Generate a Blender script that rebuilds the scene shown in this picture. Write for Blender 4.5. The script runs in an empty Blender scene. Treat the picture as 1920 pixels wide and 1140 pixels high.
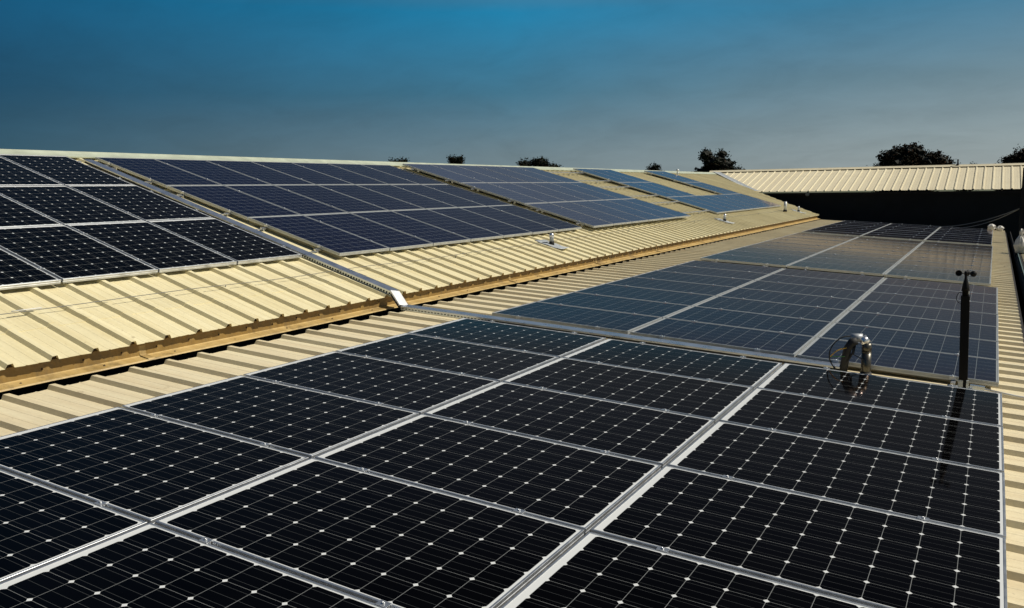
import bpy, bmesh, math, random
from mathutils import Vector, Matrix
R = math.radians
sc = bpy.context.scene
C = sc.collection
random.seed(11)

# ------------------------------------------------------------------ camera
cd = bpy.data.cameras.new('camera')
cd.sensor_fit = 'HORIZONTAL'; cd.sensor_width = 36.0
cd.lens = 1569.34 / 1920 * 36.0
cd.clip_start = 0.05; cd.clip_end = 4000
cam = bpy.data.objects.new('camera', cd); C.objects.link(cam)
r0 = (0.8676457, 0.4969537, -0.0150976)
r1 = (0.0545895, -0.1254042, -0.9906027)
r2 = (-0.4941770, 0.8586680, -0.1359348)
T = (4.768, -7.262, 1.326)
cam.matrix_world = Matrix(((r0[0], -r1[0], -r2[0], T[0]), (r0[1], -r1[1], -r2[1], T[1]),
                           (r0[2], -r1[2], -r2[2], T[2]), (0, 0, 0, 1)))
sc.camera = cam

# ------------------------------------------------------------------ light, sky, exposure
SUN = Vector((0.63, 0.28, 0.725)).normalized()        # towards the sun
sl = bpy.data.lights.new('sun', 'SUN'); sl.energy = 4.9; sl.angle = R(0.53); sl.color = (1.0, 0.93, 0.81)
so = bpy.data.objects.new('sun', sl); C.objects.link(so)
so.rotation_euler = SUN.to_track_quat('Z', 'Y').to_euler(); so.location = (20, 6, 22)
sc.view_settings.view_transform = 'Standard'; sc.view_settings.look = 'None'
sc.view_settings.gamma = 1.0; sc.view_settings.use_curve_mapping = False
sc.view_settings.exposure = 0.0

def node(nt, kind, **kw):
    n = nt.nodes.new(kind)
    for k, v in kw.items(): setattr(n, k, v)
    return n
def setin(nt, sock, v):
    if isinstance(v, bpy.types.NodeSocket): nt.links.new(v, sock)
    elif isinstance(v, (tuple, list)) and sock.type == 'RGBA' and len(v) == 3: sock.default_value = (*v, 1)
    else: sock.default_value = v
def math_(nt, op, a, b=0.0, c=None, clamp=False):
    n = node(nt, 'ShaderNodeMath', operation=op); n.use_clamp = clamp
    setin(nt, n.inputs[0], a); setin(nt, n.inputs[1], b)
    if c is not None: setin(nt, n.inputs[2], c)
    return n.outputs[0]
def mixc(nt, f, a, b, mode='MIX'):
    n = node(nt, 'ShaderNodeMix', data_type='RGBA', blend_type=mode)
    setin(nt, n.inputs[0], f); setin(nt, n.inputs[6], a); setin(nt, n.inputs[7], b)
    return n.outputs[2]
def ramp(nt, f, pts, interp='LINEAR'):
    n = node(nt, 'ShaderNodeValToRGB'); n.color_ramp.interpolation = interp
    e = n.color_ramp.elements
    while len(e) < len(pts): e.new(0.5)
    for i, (p, c) in enumerate(pts):
        e[i].position = p
        e[i].color = (*c, 1) if isinstance(c, (tuple, list)) else (c, c, c, 1)
    setin(nt, n.inputs[0], f)
    return n.outputs[0]
def noise(nt, vec, scale, detail=3, rough=0.55, dist=0.0):
    n = node(nt, 'ShaderNodeTexNoise'); n.inputs['Scale'].default_value = scale
    n.inputs['Detail'].default_value = detail; n.inputs['Roughness'].default_value = rough
    n.inputs['Distortion'].default_value = dist
    if vec is not None: nt.links.new(vec, n.inputs['Vector'])
    return n.outputs['Fac']
def mapping(nt, vec, scale=(1, 1, 1), rot=(0, 0, 0), loc=(0, 0, 0)):
    n = node(nt, 'ShaderNodeMapping'); nt.links.new(vec, n.inputs['Vector'])
    n.inputs['Scale'].default_value = scale; n.inputs['Rotation'].default_value = rot
    n.inputs['Location'].default_value = loc
    return n.outputs['Vector']

w = bpy.data.worlds.new('World'); sc.world = w; w.use_nodes = True
nt = w.node_tree; bg = nt.nodes['Background']
sky = node(nt, 'ShaderNodeTexSky'); sky.sky_type = 'NISHITA'; sky.sun_disc = False
sky.sun_elevation = math.asin(SUN.z); sky.sun_rotation = math.atan2(SUN.x, SUN.y)
sky.altitude = 60; sky.air_density = 1.0; sky.dust_density = 1.2; sky.ozone_density = 3.0
tc = node(nt, 'ShaderNodeTexCoord'); sep = node(nt, 'ShaderNodeSeparateXYZ')
nt.links.new(tc.outputs['Generated'], sep.inputs[0])
# thin grey cloud sheet: darker streaks and paler patches, greyer towards the horizon and the sun side
z = sep.outputs[2]
# project the direction on a flat cloud layer so streaks get finer towards the horizon
zz = math_(nt, 'MAXIMUM', math_(nt, 'ADD', z, 0.26), 0.05)
cu = math_(nt, 'DIVIDE', sep.outputs[0], zz); cv = math_(nt, 'DIVIDE', sep.outputs[1], zz)
cmb = node(nt, 'ShaderNodeCombineXYZ'); nt.links.new(cu, cmb.inputs[0]); nt.links.new(cv, cmb.inputs[1])
cl1 = noise(nt, mapping(nt, cmb.outputs[0], scale=(1.3, 1.5, 1), rot=(0, 0, 0.5)), 1.0, 6, 0.6, 0.3)
cl2 = noise(nt, mapping(nt, cmb.outputs[0], scale=(4.0, 5.0, 1), rot=(0, 0, 0.3)), 1.0, 6, 0.62, 0.5)
cloud = math_(nt, 'ADD', math_(nt, 'MULTIPLY', cl1, 0.6), math_(nt, 'MULTIPLY', cl2, 0.4))
side = math_(nt, 'ADD', math_(nt, 'MULTIPLY', sep.outputs[0], 0.75), math_(nt, 'MULTIPLY', sep.outputs[1], 0.55))  # grows towards the right of the view
sideN = math_(nt, 'MULTIPLY', math_(nt, 'ADD', side, 0.40), 1.0, clamp=True)
zc = math_(nt, 'ADD', z, math_(nt, 'MULTIPLY', math_(nt, 'SUBTRACT', cl1, 0.5), 0.02), clamp=True)
left = ramp(nt, zc, [(0.0, (0.042, 0.100, 0.135)), (0.04, (0.030, 0.082, 0.125)), (0.11, (0.008, 0.058, 0.115)), (0.20, (0.003, 0.085, 0.185)), (0.34, (0.006, 0.050, 0.130)), (1.0, (0.010, 0.045, 0.120))])
mid = ramp(nt, zc, [(0.0, (0.200, 0.250, 0.265)), (0.04, (0.160, 0.225, 0.260)), (0.11, (0.055, 0.175, 0.262)), (0.20, (0.012, 0.215, 0.400)), (0.25, (0.10, 0.15, 0.20)), (0.30, (0.10, 0.15, 0.22)), (0.40, (0.07, 0.11, 0.19)), (0.50, (0.02, 0.035, 0.07)), (1.0, (0.02, 0.05, 0.10))])
right = ramp(nt, zc, [(0.0, (0.370, 0.405, 0.400)), (0.04, (0.315, 0.370, 0.380)), (0.11, (0.180, 0.265, 0.305)), (0.19, (0.065, 0.210, 0.325)), (0.235, (0.12, 0.15, 0.18)), (0.30, (0.09, 0.12, 0.16)), (0.40, (0.05, 0.07, 0.11)), (0.50, (0.02, 0.03, 0.06)), (1.0, (0.02, 0.045, 0.085))])
layer = mixc(nt, ramp(nt, sideN, [(0.0, 0.0), (0.5, 1.0)]), left, mid)
layer = mixc(nt, ramp(nt, sideN, [(0.5, 0.0), (1.0, 1.0)]), layer, right)
var = ramp(nt, cloud, [(0.34, 0.86), (0.5, 1.0), (0.68, 1.12)])
layer = mixc(nt, 1.0, layer, var, 'MULTIPLY')
skyc = mixc(nt, 1.0, sky.outputs[0], (0.03, 0.05, 0.06), 'MULTIPLY')
tot = mixc(nt, 0.90, skyc, layer)
nt.links.new(tot, bg.inputs['Color'])
bg.inputs['Strength'].default_value = 1.0

# ------------------------------------------------------------------ geometry frames
aL, bU = 0.05868, 0.28068
def LP(u, v, h, a=aL, u0=0.0, h0=0.0):
    "point on the lower roof: u down the slope, v along the building, h above the plane of the panel tops"
    uu = u; x = u0 * math.cos(aL) + h0 * math.sin(aL); z0 = -u0 * math.sin(aL) + h0 * math.cos(aL)
    return Vector((x + uu * math.cos(a) + h * math.sin(a), v, z0 - uu * math.sin(a) + h * math.cos(a)))
PU = (-2.251, 0.574)
def UP(s, v, h, b=bU, s0=0.0, h0=0.0):
    "point on the upper roof: s up the slope"
    x = PU[0] - s0 * math.cos(bU) + h0 * math.sin(bU); z0 = PU[1] + s0 * math.sin(bU) + h0 * math.cos(bU)
    return Vector((x - s * math.cos(b) + h * math.sin(b), v, z0 + s * math.sin(b) + h * math.cos(b)))

# ------------------------------------------------------------------ helpers
def tag(o, label=None, cat=None, group=None, kind=None):
    if label: o['label'] = label
    if cat: o['category'] = cat
    if group: o['group'] = group
    if kind: o['kind'] = kind
    return o
def mesh_obj(name, bm, mat, parent=None, smooth=False):
    me = bpy.data.meshes.new(name); bm.to_mesh(me); bm.free()
    for m in (mat if isinstance(mat, list) else [mat]): me.materials.append(m)
    if smooth:
        for p in me.polygons: p.use_smooth = True
    o = bpy.data.objects.new(name, me); C.objects.link(o)
    if parent: o.parent = parent
    return o
def empty(name, loc=(0, 0, 0), rot=None):
    o = bpy.data.objects.new(name, None); C.objects.link(o); o.location = loc
    if rot is not None: o.rotation_euler = rot
    o.empty_display_size = 0.2
    return o
def add_box(bm, c, s, M=None, mi=0):
    vs = []
    for dx in (-1, 1):
        for dy in (-1, 1):
            for dz in (-1, 1):
                p = Vector((c[0] + dx * s[0] / 2, c[1] + dy * s[1] / 2, c[2] + dz * s[2] / 2))
                vs.append(bm.verts.new(M @ p if M else p))
    for f in ((0, 1, 3, 2), (4, 6, 7, 5), (0, 4, 5, 1), (2, 3, 7, 6), (0, 2, 6, 4), (1, 5, 7, 3)):
        q = bm.faces.new([vs[i] for i in f]); q.material_index = mi
    return vs
def add_tube(bm, pts, rad, n=10, caps=True, mi=0):
    pts = [Vector(p) for p in pts]
    rads = rad if isinstance(rad, (list, tuple)) else [rad] * len(pts)
    rings = []; prev = None
    for i, p in enumerate(pts):
        if i == 0: d = pts[1] - p
        elif i == len(pts) - 1: d = p - pts[i - 1]
        else: d = (pts[i + 1] - p).normalized() + (p - pts[i - 1]).normalized()
        d.normalize()
        if prev is None:
            a = Vector((0, 0, 1)) if abs(d.z) < 0.9 else Vector((1, 0, 0))
            e1 = d.cross(a).normalized()
        else:
            e1 = (prev - d * prev.dot(d)).normalized()
        prev = e1; e2 = d.cross(e1)
        rings.append([bm.verts.new(p + (e1 * math.cos(2 * math.pi * k / n) + e2 * math.sin(2 * math.pi * k / n)) * rads[i]) for k in range(n)])
    for a, b in zip(rings, rings[1:]):
        for k in range(n):
            f = bm.faces.new((a[k], a[(k + 1) % n], b[(k + 1) % n], b[k])); f.material_index = mi; f.smooth = True
    if caps:
        f = bm.faces.new(rings[0][::-1]); f.material_index = mi
        f = bm.faces.new(rings[-1]); f.material_index = mi
def add_lathe(bm, prof, origin=(0, 0, 0), n=20, M=None):
    o = Vector(origin); rings = []
    for r, zz in prof:
        ring = []
        for k in range(n):
            p = Vector((r * math.cos(2 * math.pi * k / n), r * math.sin(2 * math.pi * k / n), zz))
            ring.append(bm.verts.new(o + (M @ p if M else p)))
        rings.append(ring)
    for a, b in zip(rings, rings[1:]):
        for k in range(n):
            f = bm.faces.new((a[k], a[(k + 1) % n], b[(k + 1) % n], b[k])); f.smooth = True
    bm.faces.new(rings[0][::-1]); bm.faces.new(rings[-1])
def ext_profile(bm, prof, mapf, ts, closed=False, caps=False):
    "prof: list of (a, b); ts: stations; mapf(a, b, t) -> point"
    rings = [[bm.verts.new(mapf(a, b, t)) for a, b in prof] for t in ts]
    n = len(prof)
    for r, q in zip(rings, rings[1:]):
        for k in range(n if closed else n - 1):
            bm.faces.new((r[k], r[(k + 1) % n], q[(k + 1) % n], q[k]))
    if caps:
        bm.faces.new(rings[0][::-1]); bm.faces.new(rings[-1])
    return rings

# ------------------------------------------------------------------ materials
def new_mat(name):
    m = bpy.data.materials.new(name); m.use_nodes = True
    return m, m.node_tree, m.node_tree.nodes['Principled BSDF']
def simple(name, col, rough=0.5, metal=0.0, var=0.15, scale=6.0, bump=0.0, spec=None):
    m, nt, p = new_mat(name)
    t = node(nt, 'ShaderNodeTexCoord')
    n = noise(nt, t.outputs['Object'], scale, 5, 0.6)
    dark = tuple(c * (1 - var) for c in col); lite = tuple(min(1, c * (1 + var)) for c in col)
    nt.links.new(ramp(nt, n, [(0.3, dark), (0.7, lite)]), p.inputs['Base Color'])
    nt.links.new(ramp(nt, n, [(0.3, max(0.02, rough - 0.08)), (0.7, min(1, rough + 0.08))]), p.inputs['Roughness'])
    p.inputs['Metallic'].default_value = metal
    if spec is not None: p.inputs['Specular IOR Level'].default_value = spec
    if bump:
        b = node(nt, 'ShaderNodeBump'); b.inputs['Strength'].default_value = bump; b.inputs['Distance'].default_value = 0.01
        nt.links.new(n, b.inputs['Height']); nt.links.new(b.outputs[0], p.inputs['Normal'])
    return m

def sheet_mat(name, col, warm, streak_axis, dirt=0.0):
    "painted profiled steel: faded paint, rain streaks down the slope, grime patches, sheet-to-sheet tint"
    m, nt, p = new_mat(name)
    t = node(nt, 'ShaderNodeTexCoord'); ob = t.outputs['Object']
    sc1 = (0.35, 9.0, 0.35) if streak_axis == 'x' else (9.0, 0.35, 0.35)
    st = noise(nt, mapping(nt, ob, scale=sc1), 1.0, 6, 0.65)
    pat = noise(nt, ob, 1.3, 6, 0.62)
    fine = noise(nt, ob, 38.0, 4, 0.7)
    spots = noise(nt, ob, 9.0, 5, 0.7)
    sp = node(nt, 'ShaderNodeSeparateXYZ'); nt.links.new(ob, sp.inputs[0])
    along = sp.outputs[1] if streak_axis == 'x' else sp.outputs[0]
    idx = math_(nt, 'FLOOR', math_(nt, 'DIVIDE', math_(nt, 'ADD', along, 40.0), 0.969))
    wn = node(nt, 'ShaderNodeTexWhiteNoise', noise_dimensions='1D'); nt.links.new(idx, wn.inputs['W'])
    c = mixc(nt, ramp(nt, st, [(0.35, 0.0), (0.75, 1.0)]), col, warm)
    c = mixc(nt, math_(nt, 'MULTIPLY', wn.outputs['Value'], 0.16), c, tuple(x * 0.72 for x in warm))
    c = mixc(nt, ramp(nt, pat, [(0.50, 0.0), (0.78, 0.4)]), c, tuple(x * 0.62 for x in warm))
    c = mixc(nt, ramp(nt, spots, [(0.645, 0.0), (0.74, 0.6)]), c, (0.20, 0.14, 0.07))
    c = mixc(nt, ramp(nt, fine, [(0.45, 0.0), (0.8, 0.22)]), c, (0.34, 0.29, 0.17))
    if dirt:
        run = noise(nt, mapping(nt, ob, scale=(2.0, 4.0, 2.0)), 1.0, 6, 0.7)
        c = mixc(nt, ramp(nt, run, [(0.50, 0.0), (0.68, 0.65)]), c, (0.13, 0.085, 0.035))
        big = noise(nt, ob, 5.0, 6, 0.75)
        c = mixc(nt, ramp(nt, big, [(0.55, 0.0), (0.70, 0.7)]), c, (0.10, 0.075, 0.035))
    nt.links.new(c, p.inputs['Base Color'])
    nt.links.new(ramp(nt, pat, [(0.3, 0.42), (0.7, 0.62)]), p.inputs['Roughness'])
    b = node(nt, 'ShaderNodeBump'); b.inputs['Strength'].default_value = 0.25; b.inputs['Distance'].default_value = 0.004
    nt.links.new(math_(nt, 'ADD', pat, math_(nt, 'MULTIPLY', fine, 0.15)), b.inputs['Height']); nt.links.new(b.outputs[0], p.inputs['Normal'])
    return m
M_up = sheet_mat('cream_roof_paint', (0.78, 0.71, 0.46), (0.64, 0.55, 0.31), 'x')
M_low = sheet_mat('buff_roof_paint', (0.78, 0.70, 0.48), (0.66, 0.55, 0.35), 'x')
M_far = sheet_mat('ivory_roof_paint', (0.70, 0.64, 0.46), (0.66, 0.58, 0.40), 'y')
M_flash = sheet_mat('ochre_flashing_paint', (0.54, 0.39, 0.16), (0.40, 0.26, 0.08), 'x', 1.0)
M_flashv = sheet_mat('stained_shaded_flashing_upstand', (0.27, 0.165, 0.04), (0.17, 0.10, 0.022), 'x', 1.0)  # stained, and darkened to paint in the shadow of the eave
M_cap = simple('pale_green_cap_paint', (0.42, 0.46, 0.36), 0.5, 0, 0.15, 3)
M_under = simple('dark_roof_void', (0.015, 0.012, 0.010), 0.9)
M_alu = simple('mill_aluminium', (0.56, 0.58, 0.60), 0.38, 0.85, 0.10, 14)
M_galv = simple('galvanised_steel', (0.52, 0.57, 0.62), 0.30, 0.85, 0.18, 9)
M_lid = simple('smooth_zinc_lid', (0.52, 0.56, 0.63), 0.30, 0.85, 0.12, 7)
M_plate = simple('sunlit_zinc_plate', (0.86, 0.87, 0.88), 0.35, 0.25, 0.06, 20)  # paler zinc: sunlight on the sloping drop put into the colour
M_chan = simple('shadowed_zinc_channel', (0.16, 0.16, 0.15), 0.55, 0.5, 0.2, 12)  # darker zinc: shade below the lid put into the colour
M_pipe2 = simple('grey_painted_pipe', (0.34, 0.36, 0.38), 0.45, 0.2, 0.1, 12)
M_pipe = simple('dull_steel_pipe', (0.10, 0.095, 0.08), 0.36, 0.85, 0.2, 12)
M_bright = simple('bright_spun_metal', (0.80, 0.80, 0.80), 0.28, 0.9, 0.10, 20)
M_lead = simple('lead_sheet', (0.46, 0.49, 0.50), 0.5, 0.25, 0.2, 12)
M_black = simple('black_plastic', (0.004, 0.004, 0.004), 0.6, 0, 0.2, 10, 0, 0.2)
M_rubber = simple('black_rubber', (0.012, 0.012, 0.012), 0.7)
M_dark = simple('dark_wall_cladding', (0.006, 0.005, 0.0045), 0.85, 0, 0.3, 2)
M_yel = simple('yellow_cable_sheath', (0.62, 0.36, 0.03), 0.5)
M_grn = simple('green_cable_sheath', (0.05, 0.22, 0.06), 0.5)
M_screw = simple('rusty_screw', (0.05, 0.028, 0.015), 0.8)
M_wire = simple('grey_wire', (0.16, 0.16, 0.15), 0.5, 0.5)
M_bag = simple('white_plastic_film', (0.55, 0.53, 0.48), 0.5, 0, 0.25, 20, 0.6)
M_conduit = simple('white_conduit', (0.62, 0.62, 0.60), 0.4)
M_brickish = simple('render_wall', (0.30, 0.26, 0.20), 0.8)
M_bark = simple('bark', (0.05, 0.038, 0.028), 0.9, 0, 0.3, 8, 0.5)

def leaf_mat(name, a, b):
    m, nt, p = new_mat(name)
    g = node(nt, 'ShaderNodeNewGeometry')
    nt.links.new(ramp(nt, g.outputs['Random Per Island'], [(0.0, a), (0.8, b), (1.0, (0.035, 0.014, 0.006))]), p.inputs['Base Color'])
    p.inputs['Roughness'].default_value = 0.9; p.inputs['Specular IOR Level'].default_value = 0.1
    return m
M_leaf = leaf_mat('dark_green_leaves', (0.003, 0.006, 0.003), (0.010, 0.014, 0.005))
M_leafr = leaf_mat('autumn_leaves', (0.004, 0.006, 0.003), (0.020, 0.012, 0.005))

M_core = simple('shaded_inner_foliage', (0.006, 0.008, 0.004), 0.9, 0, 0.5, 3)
def cell_mat(name, mono, haze=(0, 0, 0), tint=(0.86, 0.78, 0.74), rg=(0.04, 0.09)):
    m, nt, p = new_mat(name)
    uv = node(nt, 'ShaderNodeUVMap'); sp = node(nt, 'ShaderNodeSeparateXYZ'); nt.links.new(uv.outputs[0], sp.inputs[0])
    U, V = sp.outputs[0], sp.outputs[1]
    def edge(x):
        f = math_(nt, 'FRACT', x); return math_(nt, 'MINIMUM', f, math_(nt, 'SUBTRACT', 1.0, f))
    du, dv = edge(U), edge(V)
    gap = math_(nt, 'MAXIMUM', math_(nt, 'LESS_THAN', du, 0.0075 if mono else 0.011), math_(nt, 'LESS_THAN', dv, 0.0052 if mono else 0.009))
    ins = math_(nt, 'MULTIPLY', math_(nt, 'MULTIPLY', math_(nt, 'GREATER_THAN', U, 0.0), math_(nt, 'LESS_THAN', U, 10.0)),
                math_(nt, 'MULTIPLY', math_(nt, 'GREATER_THAN', V, 0.0), math_(nt, 'LESS_THAN', V, 6.0)))
    outside = math_(nt, 'SUBTRACT', 1.0, ins)
    back2 = outside
    if mono:
        back2 = math_(nt, 'MAXIMUM', back2, math_(nt, 'LESS_THAN', math_(nt, 'ADD', du, dv), 0.084))
    fv = math_(nt, 'FRACT', V)
    nb = 3 if mono else 2
    bus = None
    for k in range(nb):
        pos = (k + 0.5) / nb
        b = math_(nt, 'LESS_THAN', math_(nt, 'ABSOLUTE', math_(nt, 'SUBTRACT', fv, pos)), 0.0055 if mono else 0.0075)
        bus = b if bus is None else math_(nt, 'MAXIMUM', bus, b)
    t = node(nt, 'ShaderNodeTexCoord'); oi = node(nt, 'ShaderNodeObjectInfo')
    cellid = node(nt, 'ShaderNodeCombineXYZ')
    nt.links.new(math_(nt, 'FLOOR', U), cellid.inputs[0]); nt.links.new(math_(nt, 'FLOOR', V), cellid.inputs[1])
    nt.links.new(math_(nt, 'MULTIPLY', oi.outputs['Random'], 57.0), cellid.inputs[2])
    wn = node(nt, 'ShaderNodeTexWhiteNoise', noise_dimensions='3D'); nt.links.new(cellid.outputs[0], wn.inputs['Vector'])
    if mono:
        c = mixc(nt, wn.outputs['Value'], (0.0006, 0.0006, 0.0008), (0.0012, 0.0012, 0.0016))
    else:
        vor = node(nt, 'ShaderNodeTexVoronoi'); vor.inputs['Scale'].default_value = 60.0
        nt.links.new(t.outputs['Object'], vor.inputs['Vector'])
        vs = node(nt, 'ShaderNodeSeparateXYZ'); nt.links.new(vor.outputs['Color'], vs.inputs[0])
        c = mixc(nt, vs.outputs[0], (0.0010, 0.0020, 0.011), (0.0022, 0.0045, 0.024))
        c = mixc(nt, math_(nt, 'MULTIPLY', wn.outputs['Value'], 0.55), c, (0.0015, 0.002, 0.012))
        c = mixc(nt, math_(nt, 'MULTIPLY', oi.outputs['Random'], 0.45), c, (0.004, 0.005, 0.014))
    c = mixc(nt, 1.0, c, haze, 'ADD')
    c = mixc(nt, bus, c, (0.045, 0.048, 0.05) if mono else (0.06, 0.065, 0.08))
    c = mixc(nt, gap, c, (0.19, 0.20, 0.20) if mono else (0.20, 0.215, 0.22))
    c = mixc(nt, back2, c, (0.60, 0.62, 0.62) if mono else (0.34, 0.36, 0.37))
    # thin dust film, heavier along the lower edge
    pat = noise(nt, t.outputs['Object'], 2.2, 6, 0.65)
    dust = math_(nt, 'MULTIPLY', ramp(nt, pat, [(0.35, 0.0), (0.8, 1.0)]), 0.0015 if mono else 0.006)
    c = mixc(nt, dust, c, (0.45, 0.42, 0.36))
    nt.links.new(c, p.inputs['Base Color'])
    p.inputs['Specular IOR Level'].default_value = 0.0; p.inputs['Roughness'].default_value = 0.8
    b = node(nt, 'ShaderNodeBump'); b.inputs['Strength'].default_value = 0.05; b.inputs['Distance'].default_value = 0.004
    nt.links.new(noise(nt, t.outputs['Object'], 3.0, 2, 0.5), b.inputs['Height'])
    # anti-reflective solar glass: weak neutral-warm reflection that grows at grazing angles
    gl = node(nt, 'ShaderNodeBsdfGlossy'); setin(nt, gl.inputs['Color'], tint)
    nt.links.new(ramp(nt, pat, [(0.3, rg[0]), (0.8, rg[1])]), gl.inputs['Roughness']); nt.links.new(b.outputs[0], gl.inputs['Normal'])
    fr = node(nt, 'ShaderNodeFresnel'); fr.inputs['IOR'].default_value = 1.17; nt.links.new(b.outputs[0], fr.inputs['Normal'])
    mx = node(nt, 'ShaderNodeMixShader'); nt.links.new(fr.outputs[0], mx.inputs[0])
    nt.links.new(p.outputs[0], mx.inputs[1]); nt.links.new(gl.outputs[0], mx.inputs[2])
    out = [n for n in nt.nodes if n.type == 'OUTPUT_MATERIAL'][0]; nt.links.new(mx.outputs[0], out.inputs['Surface'])
    return m
M_mono = cell_mat('black_monocrystalline_cells', True, (0, 0, 0), (0.82, 0.64, 0.57))
M_farp = cell_mat('dark_grey_polycrystalline_cells', False, (0.008, 0.007, 0.006), (0.74, 0.66, 0.60), (0.085, 0.12))
M_endp = cell_mat('smooth_end_polycrystalline_cells', False, (0.001, 0.001, 0), (0.9, 0.8, 0.76), (0.05, 0.08))  # smoother glass with almost no haze over plain dark cells
M_poly = cell_mat('blue_polycrystalline_cells', False)
M_slate = cell_mat('slate_blue_polycrystalline_cells', False, (0.034, 0.045, 0.066), (0.82, 0.74, 0.76))  # paler cells; the haze also stands in for reflected sky
M_greyp = cell_mat('grey_polycrystalline_cells', False, (0.009, 0.008, 0.009), (0.86, 0.54, 0.45), (0.07, 0.11))

# ------------------------------------------------------------------ ground
bm = bmesh.new()
gs = 1800
for i in range(2): pass
vs = [bm.verts.new((x, y, -6.2)) for x, y in ((-gs, -gs), (gs, -gs), (gs, gs), (-gs, gs))]
bm.faces.new(vs)
gm, gnt, gp = new_mat('grass_and_yards')
gt = node(gnt, 'ShaderNodeTexCoord')
gn = noise(gnt, gt.outputs['Object'], 0.02, 8, 0.6)
gnt.links.new(ramp(gnt, gn, [(0.35, (0.035, 0.05, 0.018)), (0.5, (0.06, 0.07, 0.03)), (0.65, (0.12, 0.11, 0.08))]), gp.inputs['Base Color'])
gp.inputs['Roughness'].default_value = 0.9
tag(mesh_obj('ground', bm, gm), kind='structure')

# ------------------------------------------------------------------ roof profiles
PITCH = 0.3233
def rib_profile(v_first, v0, v1, crest, pan, minor=True):
    "list of (v, h) with trapezoidal ribs whose crests sit at v_first + k*PITCH"
    k0 = math.ceil((v0 - v_first) / PITCH + 0.2); k1 = math.floor((v1 - v_first) / PITCH - 0.2)
    out = [(v0, pan)]
    for k in range(k0, k1 + 1):
        c = v_first + k * PITCH
        out += [(c - 0.035, pan), (c - 0.020, crest), (c + 0.020, crest), (c + 0.035, pan)]
        if minor and k < k1:
            for q in (0.36, 0.64):
                d = c + PITCH * q
                out += [(d - 0.010, pan), (d - 0.005, pan + 0.0025), (d + 0.005, pan + 0.0025), (d + 0.010, pan)]
    out.append((v1, pan))
    return out
def sheet(name, prof, mapf, s_of_v, mat, parent, th=0.003, nseg=4, jit=0.0):
    "profiled sheet between s0(v) and s1(v), with thickness"
    bm = bmesh.new(); rows = []
    rnd = random.Random(5)
    jits = [rnd.uniform(-jit, jit) for _ in prof]
    for side in (0, 1):
        r = []
        for k in range(nseg + 1):
            row = []
            for (v, h), j in zip(prof, jits):
                s0, s1 = s_of_v(v)
                s0 += j
                row.append(bm.verts.new(mapf(s0 + (s1 - s0) * k / nseg, v, h - (th if side else 0))))
            r.append(row)
        rows.append(r)
    n = len(prof)
    for k in range(nseg):
        for i in range(n - 1):
            a = rows[0]; bm.faces.new((a[k][i], a[k + 1][i], a[k + 1][i + 1], a[k][i + 1]))
            b = rows[1]; bm.faces.new((b[k][i], b[k][i + 1], b[k + 1][i + 1], b[k + 1][i]))
    for k in (0, nseg):
        for i in range(n - 1):
            bm.faces.new((rows[0][k][i], rows[0][k][i + 1], rows[1][k][i + 1], rows[1][k][i]))
    bmesh.ops.recalc_face_normals(bm, faces=bm.faces)
    return mesh_obj(name, bm, mat, parent)

VN = -13.0                                   # near end of the building, behind the camera
U_PAN, U_CREST = -0.106, -0.073
L_PAN, L_CREST = -0.098, -0.065
S_EAVE, S_RIDGE = -1.195, 5.16
V_END = 27.0
VAL = [(27.0, S_EAVE), (28.2, 0.25), (30.1, 2.20), (31.9, 3.45), (34.3, S_RIDGE)]   # valley: v against s
def val_s(v):
    if v <= VAL[0][0]: return S_EAVE
    for (a, sa), (b, sb) in zip(VAL, VAL[1:]):
        if v <= b: return sa + (sb - sa) * (v - a) / (b - a)
    return S_RIDGE
shed = empty('warehouse', (0, 0, 0))
tag(shed, 'long low warehouse whose stepped cream metal roofs carry the solar panels', 'building', 'warehouse buildings')
sheet('upper_roof', rib_profile(-4.045, VN, 34.25, U_CREST, U_PAN), UP, lambda v: (val_s(v), S_RIDGE), M_up, shed, nseg=6, jit=0.004)
sheet('lower_roof', rib_profile(-4.15, VN, 26.75, L_CREST, L_PAN), LP, lambda v: (-1.015, 5.13), M_low, shed, nseg=6, jit=0.006)
# sheet end laps: a thin overlapping upper sheet edge across the roofs
def lap(name, prof, mapf, s, ds, mat):
    bm = bmesh.new(); a = []; b = []; c = []
    for v, h in prof:
        a.append(bm.verts.new(mapf(s, v, h + 0.0035))); b.append(bm.verts.new(mapf(s + ds, v, h + 0.0015))); c.append(bm.verts.new(mapf(s, v, h + 0.0003)))
    for i in range(len(a) - 1):
        bm.faces.new((a[i], b[i], b[i + 1], a[i + 1])); bm.faces.new((c[i], a[i], a[i + 1], c[i + 1]))
    return mesh_obj(name, bm, mat, shed)
lap('sheet_lap', rib_profile(-4.045, VN, 27.0, U_CREST, U_PAN), UP, -0.63, 0.12, M_up)
# back slope, ridge cap
bm = bmesh.new()
rp = UP(S_RIDGE, 0, U_PAN)
ext_profile(bm, [(rp.x, rp.z - 0.01), (rp.x - 7.5, rp.z - 2.15)], lambda a, b, t: Vector((a, t, b)), [VN, 60])
mesh_obj('back_slope', bm, M_up, shed)
bm = bmesh.new()
capz = UP(S_RIDGE, 0, 0.0)
cp = [(UP(S_RIDGE - 0.20, 0, U_CREST + 0.004)), (UP(S_RIDGE - 0.20, 0, U_CREST + 0.022)), (UP(S_RIDGE - 0.06, 0, U_CREST + 0.03)), Vector((rp.x, 0, rp.z + 0.085)), Vector((rp.x - 0.07, 0, rp.z + 0.062)), Vector((rp.x - 0.25, 0, rp.z + 0.01))]
ext_profile(bm, [(p.x, p.z) for p in cp], lambda a, b, t: Vector((a, t, b)), [VN + i * 3.1 for i in range(16)])
mesh_obj('ridge_cap', bm, M_cap, shed)
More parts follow.
